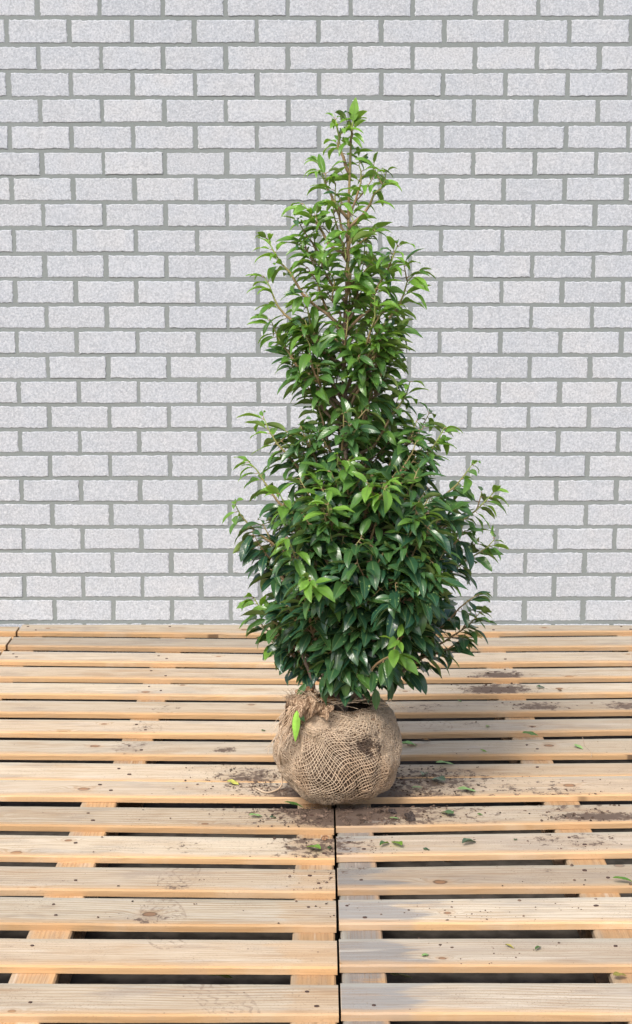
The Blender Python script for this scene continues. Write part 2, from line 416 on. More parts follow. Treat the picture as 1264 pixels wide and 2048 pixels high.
def pallet(name, label, rows, r0, r1, xa, xb, seed, backwall, tones, slant=0.0, nails=True):
    """rows r0..r1 of the measured list make this pallet's boards"""
    yb = backwall if r0 == 0 else yat(rows[r0 - 1][1], (xa + xb) / 2)
    yf = yat(rows[min(r1, len(rows) - 1)][0], (xa + xb) / 2)
    root = empty(name, ((xa + xb) / 2, yf, -.118))
    tag(root, label, 'pallet', 'wooden pallets laid side by side as a floor')
    rr = random.Random(seed)
    W = .095
    strs = [(xa + .004, xa + W), ((xa + xb) / 2 - .047 , (xa + xb) / 2 + .047), (xb - W, xb - .004)]
    boards = []
    for i in range(r0, r1 + 1):
        s = min(i, len(rows) - 1)
        e = slant
        fa, fb = yat(rows[i][0], xa) + e, yat(rows[i][0], xb) + e
        if i == 0: ba = bb = backwall + e
        else: ba, bb = yat(rows[i - 1][1], xa) + e, yat(rows[i - 1][1], xb) + e
        if i == r0 and r0: ba -= .002; bb -= .002
        cl = tones[(i - r0) % len(tones)]
        xo0, xo1 = rr.uniform(0, .0015), rr.uniform(0, .0015)
        b = board_mesh('top_board', xa + xo0, xb - xo1, fa, fb, ba, bb, rr.uniform(-.0015, .0005), T, root, seed * 50 + i, cl)
        boards.append((b, fa, fb, ba, bb))
        if nails:
            for (s0, s1) in strs:
                cxs = (s0 + s1) / 2
                if abs(cxs) > 1.4: continue
                for q, (tx, ty) in enumerate(((-.018, .68), (.016, .3))):
                    x = cxs + tx + rr.uniform(-.012, .012)
                    t = (x - xa) / (xb - xa)
                    yf_, yb_ = fa + (fb - fa) * t, ba + (bb - ba) * t
                    y = yf_ + (yb_ - yf_) * (ty + rr.uniform(-.08, .08))
                    r = rr.uniform(.0026, .0042); n_ = 9
                    if rr.random() < .3: continue
                    Vn = [(r * 1.3 * math.cos(2 * math.pi * i_ / n_) * rr.uniform(.85, 1.15), r * math.sin(2 * math.pi * i_ / n_) * rr.uniform(.85, 1.15), .0012) for i_ in range(n_)]
                    Vn += [(v[0] * 1.1, v[1] * 1.1, -.006) for v in Vn]
                    fcs = [tuple(range(n_))] + [(i_ + n_, (i_ + 1) % n_ + n_, (i_ + 1) % n_, i_) for i_ in range(n_)]
                    no = mesh_obj('nail', Vn, fcs, M['nail'], b)
                    no.location = (x - (b.location.x + root.location.x), y - (b.location.y + root.location.y), .0006)
    for (s0, s1) in strs:
        # cross boards run away from the camera: long axis is local x, so turn them
        o = board_mesh('stringer_board', yf + .006 + slant, yb - .004 + slant, -(s1 - s0) / 2, -(s1 - s0) / 2, (s1 - s0) / 2, (s1 - s0) / 2,
                       0, .02, None, seed * 70 + int(s0 * 100), (0.5, .1, .25), mats=[M['edge'], M['edge']])
        o.parent = root; o.rotation_euler = (0, 0, math.pi / 2)
        o.location = ((s0 + s1) / 2 - root.location.x, (yf + yb) / 2 + slant - root.location.y, -T - .0012 - root.location.z)
        L = yb - yf
        for c in (0.06, .5, .94):
            yc = yf + L * c + (.02 if c < .1 else -.02 if c > .9 else 0) + slant
            box('block', s0 + .003, s1 - .003, yc - .06, yc + .06, -.0985, -.0395, M['block'], root)
        box('bottom_board', s0 + .001, s1 - .001, yf + .008 + slant, yb - .006 + slant, -.117, -.1, M['block'], root)
    return root
RL, RR = line(ROWS_L, 'L'), line(ROWS_R, 'R')
# extend both lists towards the camera for boards below the frame
for rows in (RL, RR):
    for _ in range(1):
        (a, b), (c, d_) = rows[-1]
        st = .186
        mv = Vector((0, -st, 0))
        rows.append(((a + mv, b + mv), (c + mv, d_ + mv)))
BW = 5.924
tl = [(.5, .15, .05, 0), (.5, .55, .0, 0), (.5, .35, .05, 0), (.5, .2, .2, 0), (.5, .1, .0, 0), (.5, .15, .1, 0), (.5, .2, .15, 0), (.5, .25, .05, 0), (.5, .05, .1, 0)]
tr = [(.5, .45, .0, 0), (.5, .4, .0, 0), (.5, .3, .05, 0), (.5, .25, .0, 0), (.5, .1, .0, 0), (.5, .35, .05, 0), (.5, .4, .05, 0), (.5, .2, .1, 0), (.5, .15, .3, 0)]
fl = [(.5, .4, .1, 0), (.5, .15, .15, 0), (.5, .05, .05, 0), (.5, .25, .15, 0), (.5, .0, .0, 0), (.5, .2, .22, 0), (.5, .15, .12, 0), (.5, .1, .05, 0)]
fr = [(.5, .35, .2, 0), (.5, .35, .1, 0), (.5, .65, .1, 0), (.5, .5, .15, 0), (.5, .25, .0, 0), (.5, .55, .08, 0), (.5, .45, .05, 0), (.5, .25, .0, 0)]
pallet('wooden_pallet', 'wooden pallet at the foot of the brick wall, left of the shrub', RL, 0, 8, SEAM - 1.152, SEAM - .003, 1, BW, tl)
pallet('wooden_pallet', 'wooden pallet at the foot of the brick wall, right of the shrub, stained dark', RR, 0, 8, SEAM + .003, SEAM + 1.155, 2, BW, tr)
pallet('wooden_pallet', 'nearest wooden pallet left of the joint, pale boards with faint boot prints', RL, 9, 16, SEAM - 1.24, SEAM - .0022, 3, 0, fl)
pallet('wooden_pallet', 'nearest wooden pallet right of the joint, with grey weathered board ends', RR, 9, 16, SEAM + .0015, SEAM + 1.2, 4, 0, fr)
pallet('wooden_pallet', 'wooden pallet by the wall of which only a sliver shows at the left edge', RL, 0, 8, SEAM - 2.32, SEAM - 1.158, 5, BW - .03, tl[::-1], nails=False)
pallet('wooden_pallet', 'wooden pallet by the wall cut off by the right edge of the picture', RR, 0, 8, SEAM + 1.161, SEAM + 2.32, 6, BW, tr[::-1], nails=False)

#__TREE__
# ------------------------------------------------------------------ leaf and wood materials
def leaf_mat(name, under):
    N = Nodes(name)
    age = N.attr('age'); rv = N.attr('vary'); u = N.attr('across'); v = N.attr('along')
    pos = N.n('ShaderNodeTexCoord').outputs['Object']
    nz = N.noise(pos, 70, 3)
    if under:
        c = N.mix(rv, (.23, .34, .11), (.32, .44, .15))
        c = N.mix(age, c, (.42, .58, .16))
    else:
        c = N.mix(rv, (.008, .046, .034), (.020, .076, .036))
        c = N.mix(N.ramp(age, 0, .5, 0, 1, False), c, (.12, .26, .05))
        c = N.mix(N.ramp(age, .5, 1, 0, 1, False), c, (.30, .54, .10))
    c = N.mix(N.ramp(nz, .35, .75, 0, .3), c, (.05, .12, .05) if not under else (.2, .26, .1))
    mid = N.ramp(N.math('ABSOLUTE', u), .13, .05)
    c = N.mix(N.mul(mid, .55), c, (.16, .25, .09) if not under else (.33, .40, .16))
    ve = N.math('SINE', N.add(N.mul(v, 62.0), N.mul(N.math('ABSOLUTE', u), -9.0)))
    c = N.mix(N.ramp(ve, .6, 1, 0, .18), c, (.08, .17, .06) if not under else (.3, .38, .15))
    bmp = N.bump(N.add(ve, N.mul(nz, 2)), .12, .0005)
    p = N.bsdf(c, .27 if not under else .5, .7 if not under else .3, bmp)
    tr = N.n('ShaderNodeBsdfTranslucent')
    tc = N.mix(.7, c, (.62, .85, .12)); N.put(tr.inputs[0], tc)
    mx = N.n('ShaderNodeMixShader')
    N.put(mx.inputs[0], N.ramp(age, 0, .8, .13, .55, False)); N.put(mx.inputs[1], p); N.put(mx.inputs[2], tr.outputs[0])
    return N.done(mx.outputs[0])
M['leaf_top'] = leaf_mat('leaf_upper_side', False); M['leaf_under'] = leaf_mat('leaf_lower_side', True)
def bark_mat():
    N = Nodes('shrub_bark')
    pos = N.n('ShaderNodeTexCoord').outputs['Object']; y = N.attr('young')
    nz = N.noise(pos, 120, 4, .7); nb = N.noise(pos, 14, 3)
    c = N.mix(nb, (.17, .12, .095), (.30, .235, .185))
    c = N.mix(N.ramp(nz, .45, .75, 0, .6), c, (.08, .055, .045))
    c = N.mix(N.ramp(y, .12, .45, 0, 1, False), c, (.33, .225, .12))
    c = N.mix(N.ramp(y, .5, .95, 0, 1, False), c, (.24, .34, .08))
    return N.done(N.bsdf(c, .7, .3, N.bump(nz, .5, .002)))
M['bark'] = bark_mat()

class Tubes:
    def __init__(self): self.V = []; self.F = []; self.A = []
    def tube(self, pts, radii, sides=6, attr=None):
        b = len(self.V); n = len(pts); up = Vector((0, 0, 1))
        for i, p in enumerate(pts):
            t = (pts[min(i + 1, n - 1)] - pts[max(i - 1, 0)])
            if t.length < 1e-9: t = Vector((0, 0, 1))
            t.normalize()
            if i == 0:
                ref = up if abs(t.z) < .9 else Vector((1, 0, 0)); s = t.cross(ref).normalized()
            else:
                s = (s - t * s.dot(t)); s = s.normalized() if s.length > 1e-6 else t.orthogonal().normalized()
            q = t.cross(s)
            for k in range(sides):
                a = 2 * math.pi * k / sides
                self.V.append(p + (s * math.cos(a) + q * math.sin(a)) * radii[i])
            self.A += [attr[i] if attr else 0] * sides
        for i in range(n - 1):
            for k in range(sides):
                k2 = (k + 1) % sides
                self.F.append((b + i * sides + k, b + i * sides + k2, b + (i + 1) * sides + k2, b + (i + 1) * sides + k))
        self.F.append(tuple(b + k for k in reversed(range(sides)))); self.F.append(tuple(b + (n - 1) * sides + k for k in range(sides)))
    def build(self, name, mat, parent=None, origin=Vector((0, 0, 0)), an='young'):
        V = [v - origin for v in self.V]
        return mesh_obj(name, V, self.F, mat, parent, smooth=True, attrs={an: ('FLOAT', 'POINT', self.A)})

class Leaves:
    """each leaf has an upper and a lower skin half a millimetre apart"""
    def __init__(self): self.V = []; self.F = []; self.FM = []; self.age = []; self.var = []; self.u = []; self.v = []
    def leaf(self, base, d, n, length, width, curl, fold, age, var, twist=0.0, wave=0.0, nl=9):
        d = d.normalized(); n = (n - d * n.dot(d))
        n = n.normalized() if n.length > 1e-5 else d.orthogonal().normalized()
        b = n.cross(d).normalized()
        us = (-1, -.55, -.12, 0, .12, .55, 1)
        rows_ = []
        p = base.copy(); step = length / nl
        ph = rnd.uniform(0, 6)
        for i in range(nl + 1):
            t = i / nl
            ang = -curl * (t ** 1.3)
            dd = d * math.cos(ang) + n * math.sin(ang); nn = n * math.cos(ang) - d * math.sin(ang)
            tw = twist * t
            bb = b * math.cos(tw) + nn * math.sin(tw); n2 = nn * math.cos(tw) - b * math.sin(tw)
            if i: p = p + dd * step
            w = width * .5 * (math.sin(math.pi * min(1, t) ** .82) ** .8 if 0 < t < 1 else 0)
            w = max(w * (1 - .15 * t), .0004)
            fo = fold * (1 - .5 * t)
            row = []
            for u in us:
                lift = math.sin(fo) * abs(u) ** 1.2 * w + wave * w * math.sin(t * 11 + ph + (1.5 if u > 0 else 0)) * abs(u) ** 2
                row.append(p + bb * (u * w * math.cos(fo)) + n2 * lift)
            rows_.append((row, n2, t))
        m = len(us)
        for lay, off in ((0, .00025), (1, -.00025)):
            b0 = len(self.V)
            for row, n2, t in rows_:
                for u, q in zip(us, row):
                    self.V.append(q + n2 * off); self.u.append(u); self.v.append(t); self.age.append(age); self.var.append(var)
            for i in range(nl):
                for k in range(m - 1):
                    a = b0 + i * m + k
                    f = (a, a + 1, a + m + 1, a + m)
                    self.F.append(f if lay == 0 else tuple(reversed(f))); self.FM.append(lay)
        return p
    def build(self, name, parent=None, origin=Vector((0, 0, 0))):
        V = [v - origin for v in self.V]
        return mesh_obj(name, V, self.F, [M['leaf_top'], M['leaf_under']], parent, smooth=True, fmat=self.FM,
                        attrs={'age': ('FLOAT', 'POINT', self.age), 'vary': ('FLOAT', 'POINT', self.var),
                               'across': ('FLOAT', 'POINT', self.u), 'along': ('FLOAT', 'POINT', self.v)})

# ------------------------------------------------------------------ the shrub
YT = 4.07
BC = wp(677, 1500, YT)                        # centre of the root ball
shrub = empty('laurel_shrub', (BC.x, YT, 0))
tag(shrub, 'tall leafy green shrub with a burlap wrapped root ball standing on the pallets', 'shrub')
O = shrub.location.copy()
ENV = [(232, 690, 716), (250, 672, 735), (280, 655, 755), (310, 640, 768), (350, 626, 768), (400, 608, 764), (460, 572, 802), (500, 566, 822), (550, 552, 826),
       (600, 552, 836), (660, 545, 842), (700, 560, 826), (750, 572, 820), (790, 595, 840), (830, 575, 872), (870, 568, 915), (915, 530, 930),
       (960, 505, 960), (1000, 492, 985), (1050, 485, 970), (1080, 490, 990), (1120, 505, 985), (1160, 512, 965), (1200, 515, 965), (1235, 536, 960),
       (1262, 552, 935), (1285, 605, 860)]
EZ = []
for y, l, r in ENV:
    a, b = wp(l, y, YT), wp(r, y, YT); EZ.append((a.z, a.x, b.x))
def env(z):
    if z >= EZ[0][0]: return EZ[0][1], EZ[0][2]
    for i in range(len(EZ) - 1):
        z1, a1, b1 = EZ[i]; z0, a0, b0 = EZ[i + 1]
        if z >= z0:
            t = (z - z0) / (z1 - z0); return a0 + (a1 - a0) * t, b0 + (b1 - b0) * t
    return EZ[-1][1], EZ[-1][2]
trunk_px = [(683, 1408), (680, 1370), (686, 1300), (690, 1150), (688, 1000), (692, 850), (688, 700), (694, 560), (697, 430), (700, 330), (703, 268), (706, 243)]
TP = [wp(x, y, YT) for x, y in trunk_px]
TP[0].z = min(TP[0].z, .235)
for i in range(1, len(TP) - 1): TP[i].y += rnd.uniform(-.008, .008)
def smooth(pts, n):
    out_ = []
    for i in range(len(pts) - 1):
        p0, p1, p2, p3 = pts[max(i - 1, 0)], pts[i], pts[i + 1], pts[min(i + 2, len(pts) - 1)]
        for k in range(n):
            t = k / n
            out_.append(.5 * ((2 * p1) + (p2 - p0) * t + (2 * p0 - 5 * p1 + 4 * p2 - p3) * t * t + (3 * p1 - p0 - 3 * p2 + p3) * t ** 3))
    out_.append(pts[-1].copy()); return out_
TS = smooth(TP, 6)
ztop = TS[-1].z
def trunk_at(z):
    for i in range(len(TS) - 1):
        if TS[i + 1].z >= z:
            t = (z - TS[i].z) / max(TS[i + 1].z - TS[i].z, 1e-6); return TS[i].lerp(TS[i + 1], max(0, min(1, t)))
    return TS[-1].copy()
tt = Tubes(); n = len(TS)
tt.tube(TS, [.0098 * (1 - i / n) ** 1.15 + .0015 for i in range(n)], 10, [max(0, (i / n - .35) / .65) ** 1.3 for i in range(n)])
tt.build('trunk', M['bark'], shrub, O)

LV = Leaves()
def leaf_on(p, axis, outward, z, tip, twigs, young, scale=1.0):
    """one leaf with its red petiole leaving point p of a twig that runs along axis"""
    h = max(0, min(1, (z - .45) / 1.2))
    a = rnd.uniform(0, 2 * math.pi)
    side = axis.orthogonal().normalized(); q2 = axis.cross(side)
    rad = side * math.cos(a) + q2 * math.sin(a)
    rad.z *= .45
    rad = (rad + outward * .45).normalized()
    fwd = .14 + .4 * tip
    d = (rad * (1 - .35 * tip) + axis * fwd)
    d.z *= .6
    d.normalize()
    d.z += (-.30 + .45 * h) + rnd.gauss(0, .33)
    d.normalize()
    pet = .011 * scale
    p1 = p + d * pet
    twigs.tube([p, p + (d * .6 + Vector((0, 0, .2))) * pet * .6, p1], [.0011, .0010, .0009], 4, [.42, .42, .5])
    up = Vector((0, 0, 1)) + outward * rnd.uniform(.0, .5) + Vector((rnd.gauss(0, .38), rnd.gauss(0, .38), 0))
    L = rnd.uniform(.058, .090) * (1 - .10 * h) * scale * (1 - .45 * max(0, tip - .75) / .25 * rnd.random())
    Wd = L * (rnd.uniform(.38, .48) - .10 * h)
    age = young * rnd.uniform(.6, 1.0)
    LV.leaf(p1, d, up, L, Wd, rnd.uniform(.35, 1.0) + .9 * h * rnd.random(), rnd.uniform(.15, .5) + .3 * h, min(1, max(0, age)), rnd.random(), rnd.gauss(0, .3), rnd.uniform(0, .22))
def limb(start, end, r0, young_tip, nside, density=1.0, bare=.25, sag=.0, name='branch', twiglen=.12, leafscale=1.0, bright=0.0):
    tw = Tubes()
    d0 = end - start; L = d0.length
    out_ = Vector((d0.x, d0.y, 0)); out_ = out_.normalized() if out_.length > 1e-4 else Vector((0, -1, 0))
    mid = start.lerp(end, .5) + out_ * L * .10 - Vector((0, 0, L * (.10 + sag)))
    pts = []
    s1, s2 = rnd.uniform(0, 99), rnd.uniform(0, 99)
    N_ = max(6, int(L / .03))
    for i in range(N_ + 1):
        t = i / N_
        p = start * (1 - t) ** 2 + mid * 2 * t * (1 - t) + end * t * t
        p = p + Vector((noise.noise(Vector((t * 4, s1, 0))), noise.noise(Vector((t * 4, s2, 3))), noise.noise(Vector((t * 4, s1, 9))))) * .016 * min(1, t * 3)
        pts.append(p)
    h = max(0, min(1, (start.z - .5) / 1.2))
    tw.tube(pts, [r0 * (1 - i / N_) ** .7 + .0012 for i in range(N_ + 1)], 7,
            [min(1, .08 + .3 * h + (i / N_) ** 1.6 * (.55 + .3 * young_tip)) for i in range(N_ + 1)])
    def leafy(P, t0, yt, dens, sc=1.0, outv=None):
        tot = sum((P[i + 1] - P[i]).length for i in range(len(P) - 1))
        cur = t0 * tot; acc = 0
        seg = 0; segs = [(P[i + 1] - P[i]).length for i in range(len(P) - 1)]
        s = cur
        while s < tot:
            a = 0
            for i, sl_ in enumerate(segs):
                if a + sl_ >= s: break
                a += sl_
            f = (s - a) / max(segs[i], 1e-6); p = P[i].lerp(P[i + 1], f); ax = (P[i + 1] - P[i]).normalized()
            tip = s / tot
            zf = max(0, min(1, (p.z - .68) / .95))
            yv = .0 + 1.15 * zf ** 1.25 + (.25 if rnd.random() < .12 else 0) + yt * max(0, (tip - .66) / .34) * 1.15 + rnd.gauss(0, .06) + bright * .5
            leaf_on(p, ax, outv or out_, p.z, tip, tw, yv, sc)
            s += rnd.uniform(.0115, .0225) / dens * (1 - .35 * tip)
        # a terminal pair
        for _ in range(2): leaf_on(P[-1], (P[-1] - P[-2]).normalized(), outv or out_, P[-1].z, 1, tw, .1 + yt, sc * .8)
    leafy(pts, bare, young_tip, density, leafscale)
    for k in range(nside):
        t = rnd.uniform(.3, .92); i = int(t * N_); p = pts[i]; ax = (pts[min(i + 1, N_)] - pts[max(i - 1, 0)]).normalized()
        sd_ = ax.cross(Vector((0, 0, 1))); sd_ = sd_.normalized() if sd_.length > 1e-3 else Vector((1, 0, 0))
        dr = (ax * .6 + sd_ * rnd.choice((-1, 1)) * rnd.uniform(.4, 1) + Vector((0, 0, rnd.uniform(.05, .7))) + out_ * .3).normalized()
        l = rnd.uniform(.5, 1.1) * twiglen
        e = p + dr * l
        ea, eb = env(e.z); c_ = Vector(((ea + eb) / 2, YT, 0)); hw = (eb - ea) / 2 - .02
        off = Vector((e.x - c_.x, e.y - c_.y, 0))
        if off.length > hw: e -= off.normalized() * (off.length - hw)
        tp = [p, p.lerp(e, .35) - Vector((0, 0, l * .03)), p.lerp(e, .7) + Vector((0, 0, l * .02)), e + Vector((0, 0, l * .12))]
        tw.tube(tp, [.0022, .0018, .0015, .0011], 5, [.3, .42, .55, .6 + .3 * young_tip])
        od = Vector((dr.x, dr.y, 0)); od = od.normalized() if od.length > .1 else out_
        leafy(tp, .2, young_tip * rnd.random(), density, leafscale, od)
    tw.build(name, M['bark'], shrub, O)
    return pts

# limbs fill the envelope: more of them where the crown is wide
zs = [EZ[-1][0] + (ztop - EZ[-1][0]) * i / 400 for i in range(401)]
wts = []
for z in zs:
    a, b = env(z); wts.append(max(.02, (b - a)) ** 1.6)
tot = sum(wts); NL = 98; ga = 2.39996
acc = 0; k = 0; made = 0
for z, w in zip(zs, wts):
    acc += w / tot * NL
    while acc >= 1:
        acc -= 1; k += 1
        az = k * ga + rnd.uniform(-.4, .4)
        a, b = env(z); cx_, hw = (a + b) / 2, (b - a) / 2
        if z < .54 and math.sin(az) < -.1: z += .055
        inner = rnd.random() < .22
        rr_ = hw * (rnd.uniform(.3, .6) if inner else rnd.uniform(.80, .95)) - .035
        rr_ = max(rr_, .008)
        e = Vector((cx_ + math.cos(az) * rr_, YT + math.sin(az) * rr_ * .92, z))
        rise = min(.34, .10 + rr_ * rnd.uniform(.7, 1.3))
        zs_ = max(z - rise, .255 + .02 * rnd.random()) if z < 1.65 else z - .05
        s = trunk_at(zs_)
        yt = (.15 + .85 * rnd.random() ** 1.5) if rnd.random() < (.22 if z < .95 else .5) else .12
        limb(s, e, .0018 + .0040 * min(1, rr_ / .3), yt, 1 if rr_ < .05 else int(2 + rr_ * 20), .95 if z < 1.35 else .88, .35 if rr_ > .1 else .15, twiglen=.10 if z < 1.2 else .075, leafscale=1.0 if z < 1.45 else .9)
# the sprigs that stand clear of the outline, placed as the photograph shows them
for (px, py, dy, yt) in [(528, 838, -.02, 1), (496, 925, -.05, .9), (470, 1010, .0, .7), (985, 985, .0, 1), (955, 1190, -.04, .1), (930, 1265, -.02, .1), (520, 1235, .0, .2), (985, 1075, .02, .8), (820, 765, -.03, .9),
                          (885, 862, -.04, 1), (608, 405, -.01, .6), (520, 553, .0, .6), (540, 478, .0, .6), (832, 545, .0, .5), (672, 240, 0, .8),
                          (640, 330, -.02, .7), (545, 1285, .02, 1), (960, 1225, 0, .2), (620, 1160, -.28, 1), (575, 1075, -.22, 1), (655, 1010, -.24, 1),
                          (770, 975, -.24, .9), (560, 985, -.18, 1), (800, 1280, -.27, 1), (850, 1030, -.22, .9), (535, 640, 0, .4), (770, 350, -.01, .6), (790, 490, -.05, .6), (940, 935, -.02, .7),
                          (505, 1190, -.03, .9), (675, 912, -.15, .9)]:
    e = wp(px, py, YT + dy)
    s = trunk_at(max(.3, e.z - (.13 if abs(e.x - O.x) < .12 else .22)))
    limb(s, e, .0035, yt, 1, 1.0, .45, twiglen=.06, leafscale=.9, bright=.12 if yt > .8 else 0)
# terminal shoot
tw = Tubes()
for i in range(8):
    z = ztop - .10 + .10 * i / 7; p = trunk_at(z)
    o_ = Vector((math.cos(i * ga), math.sin(i * ga) * .9, 0))
    leaf_on(p, Vector((0, 0, 1)), o_, 1.7, .6 + .4 * i / 7, tw, .9, .85)
LV.leaf(TS[-1], Vector((.1, -.05, 1)), Vector((-.2, -1, .1)), .058, .026, .15, .2, 1.0, .8)
tw.build('top_shoot', M['bark'], shrub, O)
# stems that rise out of the soil
for pts_, r in ([[(683, 1408), (700, 1392), (735, 1372), (775, 1345)], .0105], [[(640, 1415), (628, 1385), (622, 1352), (600, 1300)], .008], [[(676, 1408), (668, 1370), (660, 1310), (650, 1240)], .0085], [[(690, 1408), (705, 1370), (730, 1320), (750, 1260)], .007]):
    P = smooth([wp(x, y, YT - .03) for x, y in pts_], 5); P[0].z = min(P[0].z, .23)
    t_ = Tubes(); m = len(P)
    t_.tube(P, [r * (1 - .55 * i / m) for i in range(m)], 8, [.02 + .1 * i / m for i in range(m)])
    t_.build('stem', M['bark'], shrub, O)
# low hanging leaves over the rim
for (px, py, dy, L, ang, ag) in [(648, 1350, -.13, .072, -1.5, .12), (692, 1345, -.14, .068, -1.6, .3), (752, 1378, -.13, .055, -1.55, .15), (780, 1362, -.08, .05, -1.4, .1), (612, 1368, -.1, .04, -2.6, .2), (725, 1340, -.15, .06, -1.3, .1)]:
    p = wp(px, py, YT + dy)
    LV.leaf(p, Vector((math.cos(ang) * .5, -.15, math.sin(ang))), Vector((0, -1, .25)), L, L * .42, .3, .2, ag, rnd.random(), 0, .1)
crown = LV.build('crown', shrub, O)
print('leaves', len(LV.F) // 108)

# ------------------------------------------------------------------ the root ball
RX, RY, RZ = .1615, .160, .141
BZ = .132
BCtr = Vector((BC.x, YT, BZ))
KN = Vector((-.55, -.55, .62)).normalized()              # towards the gathered knot
def ball_r(d):
    """distance of the burlap surface from the ball's centre along unit direction d"""
    e = 1 / math.sqrt((d.x / RX) ** 2 + (d.y / RY) ** 2 + (d.z / RZ) ** 2)
    # flattened foot and square shoulders
    if d.z < 0: e = min(e, (BZ - .002) / max(-d.z, 1e-3) if -d.z > .3 else e)
    sh = max(0, d.z)
    e *= 1 + .10 * math.exp(-((d.z - .66) / .26) ** 2) - .015 * math.exp(-((d.z + .75) / .2) ** 2)
    n1 = noise.noise(d * 1.9 + Vector((3, 1, 7))); n2 = noise.noise(d * 4.6 + Vector((9, 4, 2))); n3 = noise.noise(d * 13)
    e *= 1 + .06 * n1 + .05 * n2 + .013 * n3
    # folds running away from the gathered knot
    k = d.dot(KN); ang = math.acos(max(-1, min(1, k)))
    t1 = d - KN * k
    if t1.length > 1e-4:
        t1.normalize(); ax = KN.cross(Vector((0, 0, 1))).normalized(); ay = KN.cross(ax)
        th = math.atan2(t1.dot(ay), t1.dot(ax))
        fold_ = math.sin(th * 7 + 1.5 * n1) * math.exp(-((ang - .38) / .30) ** 2)
        e *= 1 + .042 * fold_
    e *= 1 + .06 * math.exp(-(ang / .22) ** 2)
    # dent right of the knot where the weave swirls
    q = (d - Vector((-.17, -.97, .07)).normalized()).length
    e *= 1 - .035 * math.exp(-(q / .20) ** 2)
    return e
RIM = .78                                                   # above this d.z the ball is open: soil
def mat_burlap(name, backing):
    N = Nodes(name)
    pos = N.n('ShaderNodeTexCoord').outputs['Object']
    n1 = N.noise(pos, 48, 5, .7); n2 = N.noise(pos, 260, 3, .7); n3 = N.noise(pos, 7, 3); y = N.attr('young')
    if backing:
        st = N.n('ShaderNodeMapping'); N.put(st.inputs['Vector'], pos); st.inputs['Scale'].default_value = (1, 1, .25)
        n4 = N.noise(st.outputs[0], 300, 3, .7)
        c = N.mix(N.ramp(n2, .35, .65), (.13, .08, .05), (.31, .21, .135))
        c = N.mix(N.ramp(n4, .5, .62), c, (.55, .41, .28))
        c = N.mix(y, c, N.mix(N.ramp(n2, .4, .7), (.060, .040, .030), (.115, .08, .055)))
    else:
        c = N.mix(n2, (.44, .335, .235), (.69, .56, .42))
        c = N.mix(N.ramp(n3, .45, .65, 0, .4), c, (.52, .33, .19))
    X, Y, Z = N.sep(pos)
    # soil rubbed into the right shoulder and along the foot (object space)
    def g(x, z, sx, sz):
        a_ = N.mul(N.sub(X, x), 1 / sx); b_ = N.mul(N.sub(Z, z), 1 / sz)
        return N.math('EXPONENT', N.mul(N.add(N.mul(a_, a_), N.mul(b_, b_)), -1.0))
    dm = N.math('MAXIMUM', N.mul(g(.065, .185, .05, .035), 1.1), N.mul(g(.115, .15, .03, .06), .55))
    dm = N.math('MAXIMUM', dm, N.ramp(Z, .05, -.005, 0, .5))
    m = N.ramp(N.add(dm, N.mul(N.sub(n1, .5), 3.2)), .6, .95)
    c = N.mix(N.mul(m, .85), c, (.075, .052, .042))
    return N.done(N.bsdf(c, .95, .05, N.bump(n2, .6, .0015)))
M['burlap'] = mat_burlap('burlap_backing', True); M['thread'] = mat_burlap('burlap_thread', False)
E1 = Vector((-.17, -.97, .07)).normalized()
def surf(d, off=0.0): return BCtr + d * (ball_r(d) + off)
V, Fc, A_ = [], [], []
NP, NR = 150, 84
amax = math.pi
for j in range(NR + 1):
    ct = -1 + (RIM + 1) * j / NR
    ct = -math.cos(math.acos(-RIM) * 0 + (math.pi - math.acos(RIM)) * j / NR)
    st_ = math.sqrt(max(0, 1 - ct * ct))
    for i in range(NP):
        a = 2 * math.pi * i / NP
        d = Vector((st_ * math.cos(a), st_ * math.sin(a), ct))
        V.append(surf(d, -.0025) - O)
        w = math.exp(-((d - Vector((.02, -.98, -.15)).normalized()).length / .72) ** 4)
        A_.append(w)
for j in range(NR):
    for i in range(NP):
        i2 = (i + 1) % NP
        Fc.append((j * NP + i, j * NP + i2, (j + 1) * NP + i2, (j + 1) * NP + i))
# rolled lip going inwards over the soil
base_i = NR * NP
ring = [V[base_i + i] for i in range(NP)]
cc = Vector((0, 0, 0))
for q, (sc_, dz) in enumerate(((.96, .006), (.90, .004), (.86, -.008))):
    for i in range(NP):
        p = ring[i]; ctr = Vector((BCtr.x - O.x, 0, p.z))
        w_ = noise.noise(Vector((i * .35, q, 0))) * .004
        V.append(Vector((ctr.x + (p.x - ctr.x) * sc_, ctr.y + (p.y - ctr.y) * sc_, p.z + dz + w_))); A_.append(0)
    for i in range(NP):
        i2 = (i + 1) % NP; b0, b1 = base_i + q * NP, base_i + (q + 1) * NP
        Fc.append((b0 + i, b0 + i2, b1 + i2, b1 + i))
wrap = mesh_obj('burlap_wrap', V, Fc, M['burlap'], shrub, smooth=True, attrs={'young': ('FLOAT', 'POINT', A_)})

